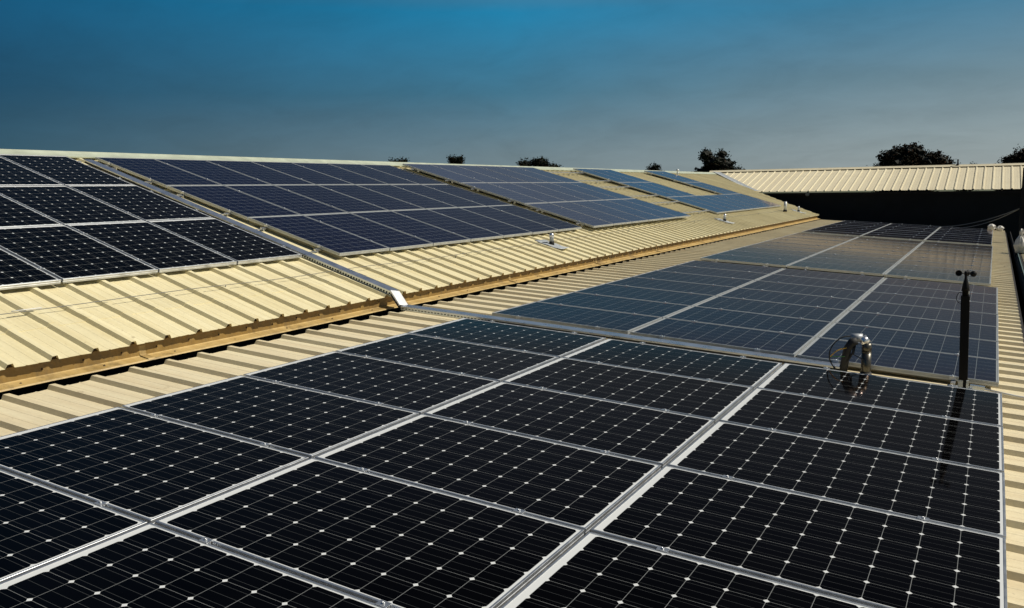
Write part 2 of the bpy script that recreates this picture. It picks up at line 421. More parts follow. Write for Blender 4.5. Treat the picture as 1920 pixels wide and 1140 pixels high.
# apron flashing between the two roofs
bm = bmesh.new()
rnd = random.Random(3)
fl = [(-1.40, 0.150), (-1.200, 0.133), (-1.195, 0.033), (-1.186, 0.026), (-1.090, 0.009), (-1.084, -0.002), (-1.088, -0.003), (-1.186, 0.019)]
ts = [VN + i * 0.4 for i in range(int((V_END - VN) / 0.4) + 1)]
rings = []
for i, t in enumerate(ts):
    wob = 0.004 * math.sin(t * 1.7) + 0.003 * math.sin(t * 4.1 + 1) + rnd.uniform(-0.002, 0.002)
    lift = 0.010 * math.exp(-((t - 0.05) / 0.45) ** 2)
    rings.append([bm.verts.new((a + (wob if 3 < k < 7 else wob * 0.3), t, b + ((lift + abs(wob) * 0.5) if 3 < k else 0))) for k, (a, b) in enumerate(fl)])
for a, b in zip(rings, rings[1:]):
    for k in range(len(fl) - 1): bm.faces.new((a[k], a[k + 1], b[k + 1], b[k]))
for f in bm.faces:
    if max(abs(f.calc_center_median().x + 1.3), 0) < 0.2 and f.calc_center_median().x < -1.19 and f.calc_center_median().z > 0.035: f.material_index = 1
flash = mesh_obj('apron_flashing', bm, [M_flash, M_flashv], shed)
# lapped joints between the flashing lengths
bmj = bmesh.new()
ext_profile(bmj, [(a + (0.003 if k > 0 else 0), b + 0.003) for k, (a, b) in enumerate(fl[1:6])], lambda a, b, t: Vector((a, t, b + 0.006)), [-0.03, 0.03])
jo0 = mesh_obj('flashing_joint', bmj, M_flash, flash)
for k, v in enumerate((-5.95, -2.95, 3.05, 6.05, 9.05, 12.05, 15.05, 18.05, 21.05)):
    o = jo0 if k == 0 else jo0.copy()
    if k: C.objects.link(o); o.parent = flash
    o.location = (0, v, 0)
# screws on the flashing: the 100 largest individually, the rest as one part
bms = bmesh.new(); add_lathe(bms, [(0.0085, 0), (0.0085, 0.003), (0.005, 0.003), (0.004, 0.007)], n=8)
scr0 = mesh_obj('screw', bms, M_screw, flash)
first = True; nscr = 0; rest = bmesh.new()
cands = []
for k in range(int((26.5 + 5.5) / PITCH)):
    v = -5.4 + k * PITCH
    cands.append((v, 0)); 
    if k % 2 == 0: cands.append((v + 0.13, 1))
for v, kind in cands:
    if kind == 0:
        loc = Vector((-1.198, v, 0.082 + 0.01 * math.sin(v * 9))); rot = (0, R(90), 0)
    else:
        loc = Vector((-1.14, v, 0.0185 + 0.004 * math.sin(v * 7) + 0.010 * math.exp(-((v - 0.05) / 0.45) ** 2))); rot = (0, R(14), 0)
    if nscr < 100:
        o = scr0 if first else scr0.copy()
        if not first: C.objects.link(o); o.parent = flash
        first = False; o.location = loc; o.rotation_euler = rot; nscr += 1
    else:
        add_box(rest, loc, (0.012, 0.016, 0.012))
tag(mesh_obj('screws', rest, M_screw, flash), kind='stuff')
# dark brown plugs added to put shade in the open rib ends, nearest 100 one by one
bmf = bmesh.new()
for xx in (0,): pass
tp = [(-0.031, -0.0335), (-0.017, -0.0045), (0.017, -0.0045), (0.031, -0.0335)]
fa_ = [bmf.verts.new((0.0, y, z)) for y, z in tp]; fb_ = [bmf.verts.new((-0.05, y, z)) for y, z in tp]
bmf.faces.new(fa_); bmf.faces.new(fb_[::-1])
for k in range(4): bmf.faces.new((fa_[k], fb_[k], fb_[(k + 1) % 4], fa_[(k + 1) % 4]))
bmesh.ops.recalc_face_normals(bmf, faces=bmf.faces)
M_plug = simple('dark_brown_rib_shade', (0.022, 0.012, 0.007), 0.9, 0, 0.4, 40)
fil0 = mesh_obj('rib_shade_plug', bmf, M_plug, shed)
rest = bmesh.new(); tiltm = Matrix.Rotation(bU, 4, 'Y')
for k in range(-4, 96):
    v = -4.045 + k * PITCH
    if v > 26.9: break
    o = fil0 if k == -4 else fil0.copy()
    if k != -4: C.objects.link(o); o.parent = shed
    o.matrix_world = Matrix.Translation(UP(S_EAVE + 0.032, v, U_CREST)) @ tiltm
# near-black beam added to darken the void under the step; the end walls
bm = bmesh.new()
add_box(bm, (-1.0, (VN + 26.9) / 2, -0.19), (0.60, 26.9 - VN, 0.12))
add_box(bm, (-1.37, (VN + 26.9) / 2, -0.06), (0.06, 26.9 - VN, 0.30))
mesh_obj('eave_void_backing', bm, M_under, shed)
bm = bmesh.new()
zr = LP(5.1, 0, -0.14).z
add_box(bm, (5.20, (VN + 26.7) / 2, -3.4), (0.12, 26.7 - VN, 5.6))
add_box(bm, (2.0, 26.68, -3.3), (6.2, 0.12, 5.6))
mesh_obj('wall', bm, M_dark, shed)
bm = bmesh.new()
add_box(bm, (2.05, (VN + 26.6) / 2, -0.75), (6.3, 26.6 - VN - 0.2, 0.05))
mesh_obj('deck', bm, M_under, shed)
# valley gutter beside the outer edge
bm = bmesh.new()
ext_profile(bm, [(5.03, -0.425), (5.155, -0.435), (5.17, -0.60), (5.26, -0.60), (5.275, -0.40), (5.29, -0.40)], lambda a, b, t: Vector((a, t, b)), [VN, 26.7])
mesh_obj('gutter', bm, M_dark, shed)

# ------------------------------------------------------------------ far building across the end
far = empty('warehouse', (0, 30.1, 0))
tag(far, 'building across the far end: ivory ribbed metal roof over a black shaded wall', 'building', 'warehouse buildings')
FE, FZ, FRY, FRZ = 30.1, 1.075, 34.1, 2.02
fs = math.hypot(FRY - FE, FRZ - FZ); fa = math.atan2(FRZ - FZ, FRY - FE)
def FP(s, x, h):
    return Vector((x, FE - 30.1 + s * math.cos(fa) - h * math.sin(fa), FZ + s * math.sin(fa) + h * math.cos(fa)))
def far_s0(x):        # the valley cuts the left part
    if x > -4.45: return 0.0
    return min(fs - 0.02, (-4.45 - x) / (-4.45 + 7.35) * fs)
fprof = rib_profile(-4.40, -7.25, 16.0, 0.0, -0.033)
sheet('roof', fprof, FP, lambda x: (far_s0(x), fs), M_far, far, nseg=3)
bm = bmesh.new()
ext_profile(bm, [(fs - 0.16, 0.004), (fs - 0.16, 0.02), (fs - 0.02, 0.035), (fs + 0.05, 0.06), (fs + 0.12, 0.03), (fs + 0.3, -0.10)],
            lambda a, b, t: FP(a, t, b), [-7.6 + i * 2.6 for i in range(10)])
mesh_obj('ridge_cap', bm, M_far, far)
bm = bmesh.new()
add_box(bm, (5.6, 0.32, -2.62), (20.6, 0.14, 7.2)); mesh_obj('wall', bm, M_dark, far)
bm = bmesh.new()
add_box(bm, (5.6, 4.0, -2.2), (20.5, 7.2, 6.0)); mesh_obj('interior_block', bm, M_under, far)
bm = bmesh.new()
add_box(bm, (5.75, 0.16, 0.93), (20.4, 0.10, 0.09)); mesh_obj('eave_purlin', bm, M_under, far)
# grey lead flashing at the valley
bm = bmesh.new()
a0, a1, a2 = [], [], []
vv = [(27.3, None)]
for k in range(15):
    t = k / 14; x = -4.30 - 3.0 * t; s = far_s0(x - 0.05)
    P = FP(s, x, -0.02)
    a0.append(bm.verts.new(P + Vector((0.14, 0.03, 0.045)))); a1.append(bm.verts.new(P + Vector((0.0, -0.03, 0.035)))); a2.append(bm.verts.new(P + Vector((-0.12, -0.14, 0.05))))
for k in range(14):
    bm.faces.new((a0[k], a0[k + 1], a1[k + 1], a1[k])); bm.faces.new((a1[k], a1[k + 1], a2[k + 1], a2[k]))
mesh_obj('valley_flashing', bm, M_lead, far)

# ------------------------------------------------------------------ panels
M_anod = simple('pale_anodised_frame', (0.42, 0.44, 0.44), 0.38, 0.4, 0.10, 14)
def frame_mesh(Lx, Wy, mono, H=0.038, lip=0.010):
    bm = bmesh.new()
    loops = []
    spec = [(0.026, -H + 0.0015), (0.0, -H), (0.0, -0.020), (0.0018, -0.0185), (0.0018, -0.0165), (0.0, -0.015), (0.0, -0.0012), (0.0012, 0.0), (lip, 0.0), (lip, -0.0045)]
    for ins, z in spec:
        loops.append([bm.verts.new(p) for p in ((ins, ins, z), (Lx - ins, ins, z), (Lx - ins, Wy - ins, z), (ins, Wy - ins, z))])
    for a, b in zip(loops, loops[1:]):
        for k in range(4): bm.faces.new((a[k], a[(k + 1) % 4], b[(k + 1) % 4], b[k]))
    bmesh.ops.recalc_face_normals(bm, faces=bm.faces)
    me = bpy.data.meshes.new('frame'); bm.to_mesh(me); bm.free(); me.materials.append(M_alu if mono is True else M_anod); return me
def glass_mesh(Lx, Wy, mono, flip):
    lip = 0.010
    bm = bmesh.new(); uvl = bm.loops.layers.uv.new('UVMap')
    z1, z0 = -0.0025, -0.0075
    x0, x1, y0, y1 = lip - 0.001, Lx - lip + 0.001, lip - 0.001, Wy - lip + 0.001
    mt, mb, ms = (0.034, 0.014, 0.008) if mono is True else (0.018, 0.009, 0.006)     # margins under the glass
    ax0 = lip + (mb if flip else mt); ax1 = Lx - lip - (mt if flip else mb)
    ay0 = lip + ms; ay1 = Wy - lip - ms
    def U(x, y): return ((x - ax0) / (ax1 - ax0) * 10, (y - ay0) / (ay1 - ay0) * 6)
    top = [bm.verts.new((x, y, z1)) for x, y in ((x0, y0), (x1, y0), (x1, y1), (x0, y1))]
    bot = [bm.verts.new((x, y, z0)) for x, y in ((x0, y0), (x1, y0), (x1, y1), (x0, y1))]
    fs_ = [bm.faces.new(top), bm.faces.new(bot[::-1])] + [bm.faces.new((bot[k], bot[(k + 1) % 4], top[(k + 1) % 4], top[k])) for k in range(4)]
    for f in fs_:
        for l in f.loops: l[uvl].uv = U(l.vert.co.x, l.vert.co.y) if f is fs_[0] else (-1, -1)
    me = bpy.data.meshes.new('glass'); bm.to_mesh(me); bm.free(); me.materials.append(mono if isinstance(mono, bpy.types.Material) else (M_mono if mono else M_poly)); return me
bm = bmesh.new()
add_box(bm, (0, 0, 0.002), (0.050, 0.034, 0.004)); add_box(bm, (0, 0, -0.014), (0.050, 0.012, 0.028))
add_lathe(bm, [(0.0065, 0.004), (0.0065, 0.010), (0.0035, 0.010), (0.0035, 0.007)], n=10)
clampme = bpy.data.meshes.new('clamp'); bm.to_mesh(clampme); bm.free(); clampme.materials.append(M_alu)

ORD = ['first', 'second', 'third', 'fourth', 'fifth', 'sixth', 'seventh', 'eighth', 'ninth', 'tenth']
def build_panel(base, xdir, ydir, zdir, meshes, label, group, firstcol, Lx, Wy):
    o = empty('solar_panel')
    M = Matrix((xdir, ydir, zdir)).transposed().to_4x4(); M.translation = base
    # a few millimetres and tenths of a degree of mounting tolerance
    rr = random.Random(hash((round(base.x, 2), round(base.y, 2))) & 0xffff)
    M = M @ Matrix.Translation((rr.uniform(-0.002, 0.002), 0, rr.uniform(-0.0015, 0.0015))) @ Matrix.Rotation(rr.uniform(-0.0018, 0.0018), 4, 'X') @ Matrix.Rotation(rr.uniform(-0.0012, 0.0012), 4, 'Y')
    o.matrix_world = M
    tag(o, label, 'solar panel', group)
    for nm, me in (('frame', meshes[0]), ('glass', meshes[1])):
        c = bpy.data.objects.new(nm, me); C.objects.link(c); c.parent = o
    for fx in (0.21, 0.79):
        ys = [Wy + 0.010] + ([-0.008] if firstcol else [])
        for y in ys:
            c = bpy.data.objects.new('clamp', clampme); C.objects.link(c); c.parent = o; c.location = (Lx * fx, y, 0.0006)
    return o
# lower arrays: x axis of a panel runs down the slope
def lower_array(u0, h0, a, v0, cols, q, p, mono, rows3, colname, group, backwards=False, gapu=0.024, gapv=0.020):
    Lx, Wy = q - gapu, p - gapv
    ms = (frame_mesh(Lx, Wy, mono), glass_mesh(Lx, Wy, mono, False))
    xd = Vector((math.cos(a), 0, -math.sin(a))); zd = Vector((math.sin(a), 0, math.cos(a))); yd = Vector((0, 1, 0))
    for i in range(3):
        for j in range(cols):
            vj = v0 + j * p
            base = LP(i * q + gapu / 2, vj + gapv / 2, 0, a, u0, h0)
            n = (cols - 1 - j) if backwards else j
            build_panel(base, xd, yd, zd, ms, f'{rows3[i]}, {ORD[n]} {colname}', group, j == 0, Lx, Wy)
R3 = ['row along the step flashing', 'middle row', 'row along the outer roof edge']
lower_array(0, 0, 0.0562, -7 * 1.0038, 7, 1.638, 1.0038, True, ['black panel of the nearest array, row by step flashing', 'black panel of the nearest array, middle row', 'black panel of the nearest array, row at outer edge'], 'back from cable tray', 'black panels of the nearest lower array', True)
lower_array(0.069, 0.0014, 0.0587, 0.434, 7, 1.609, 1.016, M_greyp, ['blue-grey panel behind the mast, row by step flashing', 'blue-grey panel behind the mast, middle row', 'blue-grey panel behind the mast, row at outer edge'], 'from the cable tray', 'blue panels of the middle lower array')
lower_array(0.0, -0.004, 0.0600, 8.10, 9, 1.600, 1.016, M_farp, ['grey reflecting panel of the third lower array, row by flashing', 'grey reflecting panel of the third lower array, middle row', 'grey reflecting panel of the third lower array, outer edge row'], 'from its near end', 'panels of the third lower array')
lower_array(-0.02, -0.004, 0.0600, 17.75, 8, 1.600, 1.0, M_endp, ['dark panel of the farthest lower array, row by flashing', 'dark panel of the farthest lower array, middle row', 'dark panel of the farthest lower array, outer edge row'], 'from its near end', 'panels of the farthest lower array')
# upper arrays: x axis of a panel runs up the slope
def upper_array(s0, h0, b, v0, cols, q, p, mono, rowdefs, rownames, colname, group, backwards=False, gapu=0.022, gapv=0.020):
    Lx, Wy = q - gapu, p - gapv
    ms = (frame_mesh(Lx, Wy, mono), glass_mesh(Lx, Wy, mono, True))
    # panel local x points down the slope so that the frame stays right-handed
    xd = Vector((-math.cos(b), 0, math.sin(b))); zd = Vector((math.sin(b), 0, math.cos(b))); yd = zd.cross(xd)
    for i in rowdefs:
        for j in range(cols):
            vj = v0 + j * p
            base = UP(i * q + gapu / 2, vj + p - gapv / 2, 0, b, s0, h0)     # yd points to -v
            n = (cols - 1 - j) if backwards else j
            build_panel(base, xd, yd, zd, ms, f'{rownames[i]}, {ORD[n]} {colname}', group, j == cols - 1 or j == 0, Lx, Wy)
upper_array(0.122, -0.022, 0.2833, 0.165 - 6 * 1.0004, 6, 1.566, 1.0004, True, (0, 1, 2), ['black panel left of the sloping tray, bottom row', 'black panel left of the sloping tray, middle row', 'black panel left of the sloping tray, ridge row'], 'left from the tray', 'black panels of the upper roof', True)
upper_array(-0.003, -0.011, 0.2757, 0.677, 7, 1.640, 1.0115, False, (0, 1, 2), ['navy panel right of the sloping tray, bottom row', 'navy panel right of the sloping tray, middle row', 'navy panel right of the sloping tray, ridge row'], 'from the tray', 'navy panels of the upper roof')
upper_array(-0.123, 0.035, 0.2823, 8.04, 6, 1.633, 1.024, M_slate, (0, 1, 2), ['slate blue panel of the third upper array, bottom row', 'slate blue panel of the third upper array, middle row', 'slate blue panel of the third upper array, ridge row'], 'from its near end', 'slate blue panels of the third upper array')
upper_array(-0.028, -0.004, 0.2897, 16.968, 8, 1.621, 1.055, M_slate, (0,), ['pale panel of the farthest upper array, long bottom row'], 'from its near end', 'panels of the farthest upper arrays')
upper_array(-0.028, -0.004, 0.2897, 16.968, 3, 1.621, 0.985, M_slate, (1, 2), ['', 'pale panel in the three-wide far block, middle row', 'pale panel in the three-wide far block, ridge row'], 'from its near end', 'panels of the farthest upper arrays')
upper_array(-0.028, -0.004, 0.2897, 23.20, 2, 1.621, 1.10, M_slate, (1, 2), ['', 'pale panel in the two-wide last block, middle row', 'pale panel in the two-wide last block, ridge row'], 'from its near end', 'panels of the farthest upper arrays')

# mounting rails on the ribs under every row
def rail(mapf, s, v0, v1, h_top, h_bot, label, kw):
    base = mapf(s, v0, h_bot, **kw)
    o = empty('mounting_rail', base); tag(o, label, 'mounting rail', 'mounting rails under the panels')
    o.matrix_world = Matrix.Translation(base)
    VF = -4.045 if mapf is UP else -4.15
    bm = bmesh.new()
    blocks = [(0.034, h_top - 0.022, h_top, v0, v1)]
    if h_top - 0.022 - h_bot > 0.003:
        n_ = int((v1 - v0) / (4 * PITCH)) + 1
        for q_ in range(n_): 
            k_ = math.ceil((v0 + 0.1 - VF) / PITCH) + 4 * q_; vv_ = VF + k_ * PITCH
            if vv_ < v1 - 0.05: blocks.append((0.05, h_bot, h_top - 0.022, vv_ - 0.018, vv_ + 0.018))
    for w_, a, b, va, vb in blocks:
        vs = []
        for v in (va, vb):
            for ds, h in ((-w_ / 2, a), (w_ / 2, a), (w_ / 2, b), (-w_ / 2, b)):
                vs.append(bm.verts.new(mapf(s + ds, v, h, **kw) - base))
        for f in ((0, 1, 2, 3), (7, 6, 5, 4), (0, 4, 5, 1), (1, 5, 6, 2), (2, 6, 7, 3), (3, 7, 4, 0)): bm.faces.new([vs[i] for i in f])
    mesh_obj('rail', bm, M_alu, o)
rowl = ['step flashing', 'middle', 'outer edge']; rowu = ['bottom', 'middle', 'ridge']
side2 = ['first', 'second']
for nm, u0, h0, a, v0, v1, q in (('nearest lower array', 0, 0, 0.0562, -7.03, 0.05, 1.638), ('middle lower array', 0.069, 0.0014, 0.0587, 0.36, 7.62, 1.609),
                                 ('third lower array', 0, -0.004, 0.06, 8.03, 17.3, 1.6), ('farthest lower array', -0.02, -0.004, 0.06, 17.68, 25.83, 1.6)):
    for i in range(3):
        for k, fx in enumerate((0.21, 0.79)):
            rail(LP, (i + fx) * q, v0, v1, -0.0385, -0.0645, f'{side2[k]} aluminium rail under {rowl[i]} row of {nm}', dict(a=a, u0=u0, h0=h0))
for nm, s0, h0, b, v0, v1, q, rws in (('near black upper array', 0.122, -0.022, 0.2833, -5.85, 0.225, 1.566, (0, 1, 2)), ('navy upper array', -0.003, -0.011, 0.2757, 0.60, 7.86, 1.64, (0, 1, 2)),
                                      ('third upper array', -0.123, 0.035, 0.2823, 7.95, 16.97, 1.633, (0, 1, 2)),
                                      ('three-wide far block', -0.028, -0.004, 0.2897, 16.98, 19.98, 1.621, (1, 2)), ('two-wide last block', -0.028, -0.004, 0.2897, 23.13, 25.5, 1.621, (1, 2)),
                                      ('long bottom far row', -0.028, -0.004, 0.2897, 16.98, 25.5, 1.621, (0,))):
    for i in rws:
        for k, fx in enumerate((0.21, 0.79)):
            hb = U_CREST - h0 + 0.0006
            rail(UP, (i + fx) * q, v0, v1, -0.0385, hb, f'{side2[k]} aluminium rail under {rowu[i]} row of {nm}', dict(b=b, s0=s0, h0=h0))

# ------------------------------------------------------------------ cable tray over both roofs
tray = empty('cable_tray', (0, 0, 0)); tag(tray, 'grey lidded cable tray running down the upper roof and across the step', 'cable tray')
def seg_axes(A, B, up):
    d = (B - A).normalized(); s = up.cross(d).normalized(); n = d.cross(s).normalized()
    return d, s, n
def tray_seg(name, A, B, up, wdt, hgt, lidmat, perf=True):
    d, s, n = seg_axes(A, B, up); L = (B - A).length
    def P(l, a, h): return A + d * l + s * a + n * h
    bm = bmesh.new()
    def bx(l0, l1, a0, a1, h0, h1):
        vs = [bm.verts.new(P(l, a, h)) for l in (l0, l1) for a in (a0, a1) for h in (h0, h1)]
        for f in ((0, 1, 3, 2), (4, 6, 7, 5), (0, 4, 5, 1), (2, 3, 7, 6), (0, 2, 6, 4), (1, 5, 7, 3)): bm.faces.new([vs[i] for i in f])
    bx(0, L, -wdt / 2, wdt / 2, 0, 0.004); bx(0, L, -wdt / 2, -wdt / 2 + 0.003, -0.012, -0.0002); bx(0, L, wdt / 2 - 0.003, wdt / 2, -0.012, -0.0002)
    bmesh.ops.recalc_face_normals(bm, faces=bm.faces)
    lid = mesh_obj('lid', bm, lidmat, tray)
    bm = bmesh.new()
    for sg in (-1, 1):
        a0 = sg * (wdt / 2 - (0.008 if perf else 0.022)); a1 = a0 + 0.003
        bx(0, L, a0, a1, -hgt, -hgt + 0.012); bx(0, L, a0, a1, -0.018, -0.001)
        if perf:
            k = 0.0
            while k < L: bx(k, min(L, k + 0.016), a0, a1, -hgt + 0.012, -0.018); k += 0.042
        else: bx(0, L, a0, a1, -hgt + 0.012, -0.018)
    bx(0, L, -wdt / 2 + 0.010, wdt / 2 - 0.010, -hgt, -hgt + 0.003)
    bmesh.ops.recalc_face_normals(bm, faces=bm.faces)
    mesh_obj('side_channel', bm, M_galv if perf else M_chan, tray)
    bm = bmesh.new()
    bx(0.01, L - 0.01, -wdt / 2 + 0.02, wdt / 2 - 0.02, -hgt + 0.0045, -0.022)
    mesh_obj('cables', bm, M_rubber, tray)
upU = Vector((math.sin(bU), 0, math.cos(bU))); upL = Vector((math.sin(aL), 0, math.cos(aL)))
A1 = UP(4.66, 0.400, -0.022); B1 = UP(-1.235, 0.225, -0.026)
F1 = A1.lerp(B1, 0.70)
tray_seg('t', A1, F1 - (B1 - A1).normalized() * 0.003, upU, 0.135, 0.045, M_lid, False)
tray_seg('t', F1, B1, upU, 0.135, 0.050, M_lid)
C1 = LP(-0.90, 0.165, 0.004); D1 = LP(3.70, 0.350, -0.024)
tray_seg('t', B1 + Vector((0.004, 0, 0.0)), C1 + Vector((0, 0, 0.0)), Vector((0.7, 0, 0.7)), 0.135, 0.04, M_plate, False)
E1 = C1.lerp(D1, 0.24)
tray_seg('t', C1 + Vector((0.006, 0, -0.001)), E1, upL, 0.150, 0.040, M_lid)
tray_seg('t', E1 + Vector((0.003, 0, 0)), D1, upL, 0.150, 0.034, M_lid, False)
# small support brackets reaching from the tray towards the array
for s, v in ((4.35, 0.52), (3.55, 0.51), (2.85, 0.50), (1.95, 0.49), (1.25, 0.48), (0.28, 0.46)):
    bm = bmesh.new(); Mx = Matrix.Translation(UP(s, v + 0.05, -0.062)) @ Matrix.Rotation(bU, 4, 'Y')
    add_box(bm, (0, 0, 0), (0.022, 0.17, 0.006), Mx); add_box(bm, (0, 0.08, -0.012), (0.022, 0.006, 0.024), Mx)
    mesh_obj('bracket', bm, M_alu, tray)

# ------------------------------------------------------------------ mast with anemometer
mast = empty('anemometer_mast', (4.625, 0.27, -0.33)); tag(mast, 'black square mast with a spinning-cup anemometer between two lower arrays', 'anemometer')
lean = Matrix.Rotation(R(-1.6), 4, 'Y')
bm = bmesh.new(); add_box(bm, (0, 0, 0.385), (0.063, 0.063, 0.75), lean); bmesh.ops.bevel(bm, geom=bm.edges[:], offset=0.005, segments=2)
mesh_obj('pole', bm, M_black, mast)
bm = bmesh.new(); add_box(bm, (0, 0, 0.006), (0.13, 0.12, 0.012)); add_box(bm, (-0.02, -0.036, 0.045), (0.035, 0.012, 0.07)); add_box(bm, (0.03, -0.038, 0.045), (0.018, 0.016, 0.075))
mesh_obj('base_bracket', bm, M_lead, mast)
bm = bmesh.new(); add_lathe(bm, [(0.024, 0.76), (0.024, 0.80), (0.029, 0.80), (0.027, 0.83), (0.017, 0.875), (0.010, 0.90), (0.010, 0.935), (0.0, 0.936)], M=lean, n=18)
mesh_obj('sensor_body', bm, M_black, mast, True)
bm = bmesh.new(); add_box(bm, (0.026, -0.022, 0.788), (0.010, 0.006, 0.026), lean); mesh_obj('clip', bm, M_bright, mast)
bm = bmesh.new(); add_lathe(bm, [(0.013, 0.925), (0.013, 0.95), (0.006, 0.958)], M=lean, n=14); mesh_obj('hub', bm, M_black, mast, True)
for k, ang in enumerate((172, 292, 12)):
    ang = R((172, -8, 82)[k])
    bm = bmesh.new()
    ctr = lean @ Vector((0, 0, 0.938)); d = Vector((math.cos(ang), math.sin(ang), 0)); tng = Vector((-d.y, d.x, 0))
    rc = 0.0245; cc = ctr + d * 0.052
    add_tube(bm, [ctr + d * 0.01, cc - d * rc * 0.8], 0.003, 6)
    n = 16; rings = []
    for a in range(7):
        th = a / 6 * math.pi / 2
        ring = [bm.verts.new(cc + tng * (-rc * math.cos(th) * 0.9) + (d * math.cos(2 * math.pi * q / n) + Vector((0, 0, 1)) * math.sin(2 * math.pi * q / n)) * rc * max(0.02, math.sin(th))) for q in range(n)]
        rings.append(ring)
    for a, b in zip(rings, rings[1:]):
        for q in range(n): bm.faces.new((a[q], a[(q + 1) % n], b[(q + 1) % n], b[q]))
    mesh_obj('cup', bm, M_black, mast, True)
bm = bmesh.new()
pts = []
for k in range(11):
    a = R(75 + 210 * k / 10); pts.append(lean @ Vector((-0.030 + 0.032 * math.cos(a), -0.02, 0.745 + 0.045 * math.sin(a))))
add_tube(bm, pts, 0.0028, 6); mesh_obj('cable', bm, M_rubber, mast)
# short channel and thin conduit beyond the mast
cdt = empty('cable_conduit', (4.7, 0.27, -0.3)); tag(cdt, 'thin white conduit leaving the mast base towards the outer roof edge', 'conduit')
o3 = Vector((4.7, 0.27, -0.3))
bm = bmesh.new(); Mx = Matrix.Translation(LP(4.735, 0.29, -0.035) - o3) @ Matrix.Rotation(aL, 4, 'Y'); add_box(bm, (0, 0, 0), (0.105, 0.05, 0.036), Mx); mesh_obj('channel', bm, M_galv, cdt)
bm = bmesh.new(); add_tube(bm, [LP(4.78, 0.28, -0.035) - o3, LP(5.0, 0.235, -0.045) - o3, LP(5.35, 0.20, -0.050) - o3, LP(6.0, 0.13, -0.06) - o3], 0.008, 8); mesh_obj('pipe', bm, M_conduit, cdt)

# ------------------------------------------------------------------ gooseneck cable entry
gn_ = empty('gooseneck_pipe', (3.885, 0.33, -0.32)); tag(gn_, 'bent silver gooseneck pipe where black cables enter the roof beside the tray', 'cable entry')
def GP(x, z, y=0.33): return Vector((x - 3.885, y - 0.33, z + 0.32))
bm = bmesh.new(); add_tube(bm, [GP(3.885, -0.33), GP(3.885, -0.10)], 0.040, 18); add_tube(bm, [GP(3.885, -0.101), GP(3.885, -0.092)], 0.0415, 18); mesh_obj('riser', bm, M_pipe, gn_)
bm = bmesh.new(); add_tube(bm, [GP(3.885, -0.090), GP(3.884, -0.020)], 0.0395, 18); mesh_obj('lower_elbow', bm, M_pipe, gn_)
bm = bmesh.new(); add_tube(bm, [GP(3.885, -0.026), GP(3.842, 0.026)], 0.038, 18); mesh_obj('middle_elbow', bm, M_bright, gn_)
bm = bmesh.new(); add_tube(bm, [GP(3.850, 0.022), GP(3.755, 0.020, 0.315)], [0.037, 0.034], 18); mesh_obj('outlet', bm, M_pipe2, gn_)
bm = bmesh.new(); add_lathe(bm, [(0.075, 0), (0.072, 0.012), (0.047, 0.03), (0.045, 0.05)], n=18); mesh_obj('collar', bm, M_rubber, gn_, True)
bun = empty('cable_bundle', (3.72, 0.30, -0.30)); tag(bun, 'thick black cable bundle hanging from gooseneck mouth with yellow and green wires', 'cables')
def BP(x, z, y=0.30): return Vector((x - 3.72, y - 0.30, z + 0.30))
bm = bmesh.new()
add_tube(bm, [BP(3.81, 0.000), BP(3.770, -0.015, 0.29), BP(3.74, -0.07, 0.28), BP(3.725, -0.15, 0.28), BP(3.715, -0.22, 0.29), BP(3.70, -0.29, 0.31)], [0.034, 0.036, 0.034, 0.033, 0.034, 0.040], 12)
add_tube(bm, [BP(3.79, -0.02), BP(3.785, -0.10, 0.27), BP(3.735, -0.19, 0.26), BP(3.71, -0.27, 0.29)], 0.010, 8)
add_tube(bm, [BP(3.80, -0.04), BP(3.79, -0.12, 0.28), BP(3.86, -0.155, 0.29), BP(3.91, -0.165, 0.30)], 0.0045, 6)
mesh_obj('bundle', bm, M_rubber, bun)
def loop(name, pts, r, m):
    # smooth the polyline
    pts = [Vector(p) for p in pts]
    for _ in range(2):
        q = [pts[0]]
        for a, b in zip(pts, pts[1:]): q += [a * 0.75 + b * 0.25, a * 0.25 + b * 0.75]
        pts = q + [pts[-1]]
    bm = bmesh.new(); add_tube(bm, pts, r, 8); mesh_obj(name, bm, m, bun)
loop('loop_cable', [BP(3.77, 0.035), BP(3.70, 0.035, 0.26), BP(3.635, -0.02, 0.23), BP(3.60, -0.10, 0.22), BP(3.605, -0.18, 0.23), BP(3.64, -0.25, 0.27), BP(3.68, -0.28, 0.30)], 0.0055, M_rubber)
loop('yellow_wire', [BP(3.735, -0.06, 0.25), BP(3.68, -0.075, 0.23), BP(3.645, -0.10, 0.22), BP(3.612, -0.14, 0.22)], 0.0045, M_yel)
loop('green_wire', [BP(3.725, -0.135, 0.25), BP(3.68, -0.135, 0.23), BP(3.64, -0.14, 0.22), BP(3.612, -0.142, 0.22)], 0.0035, M_grn)

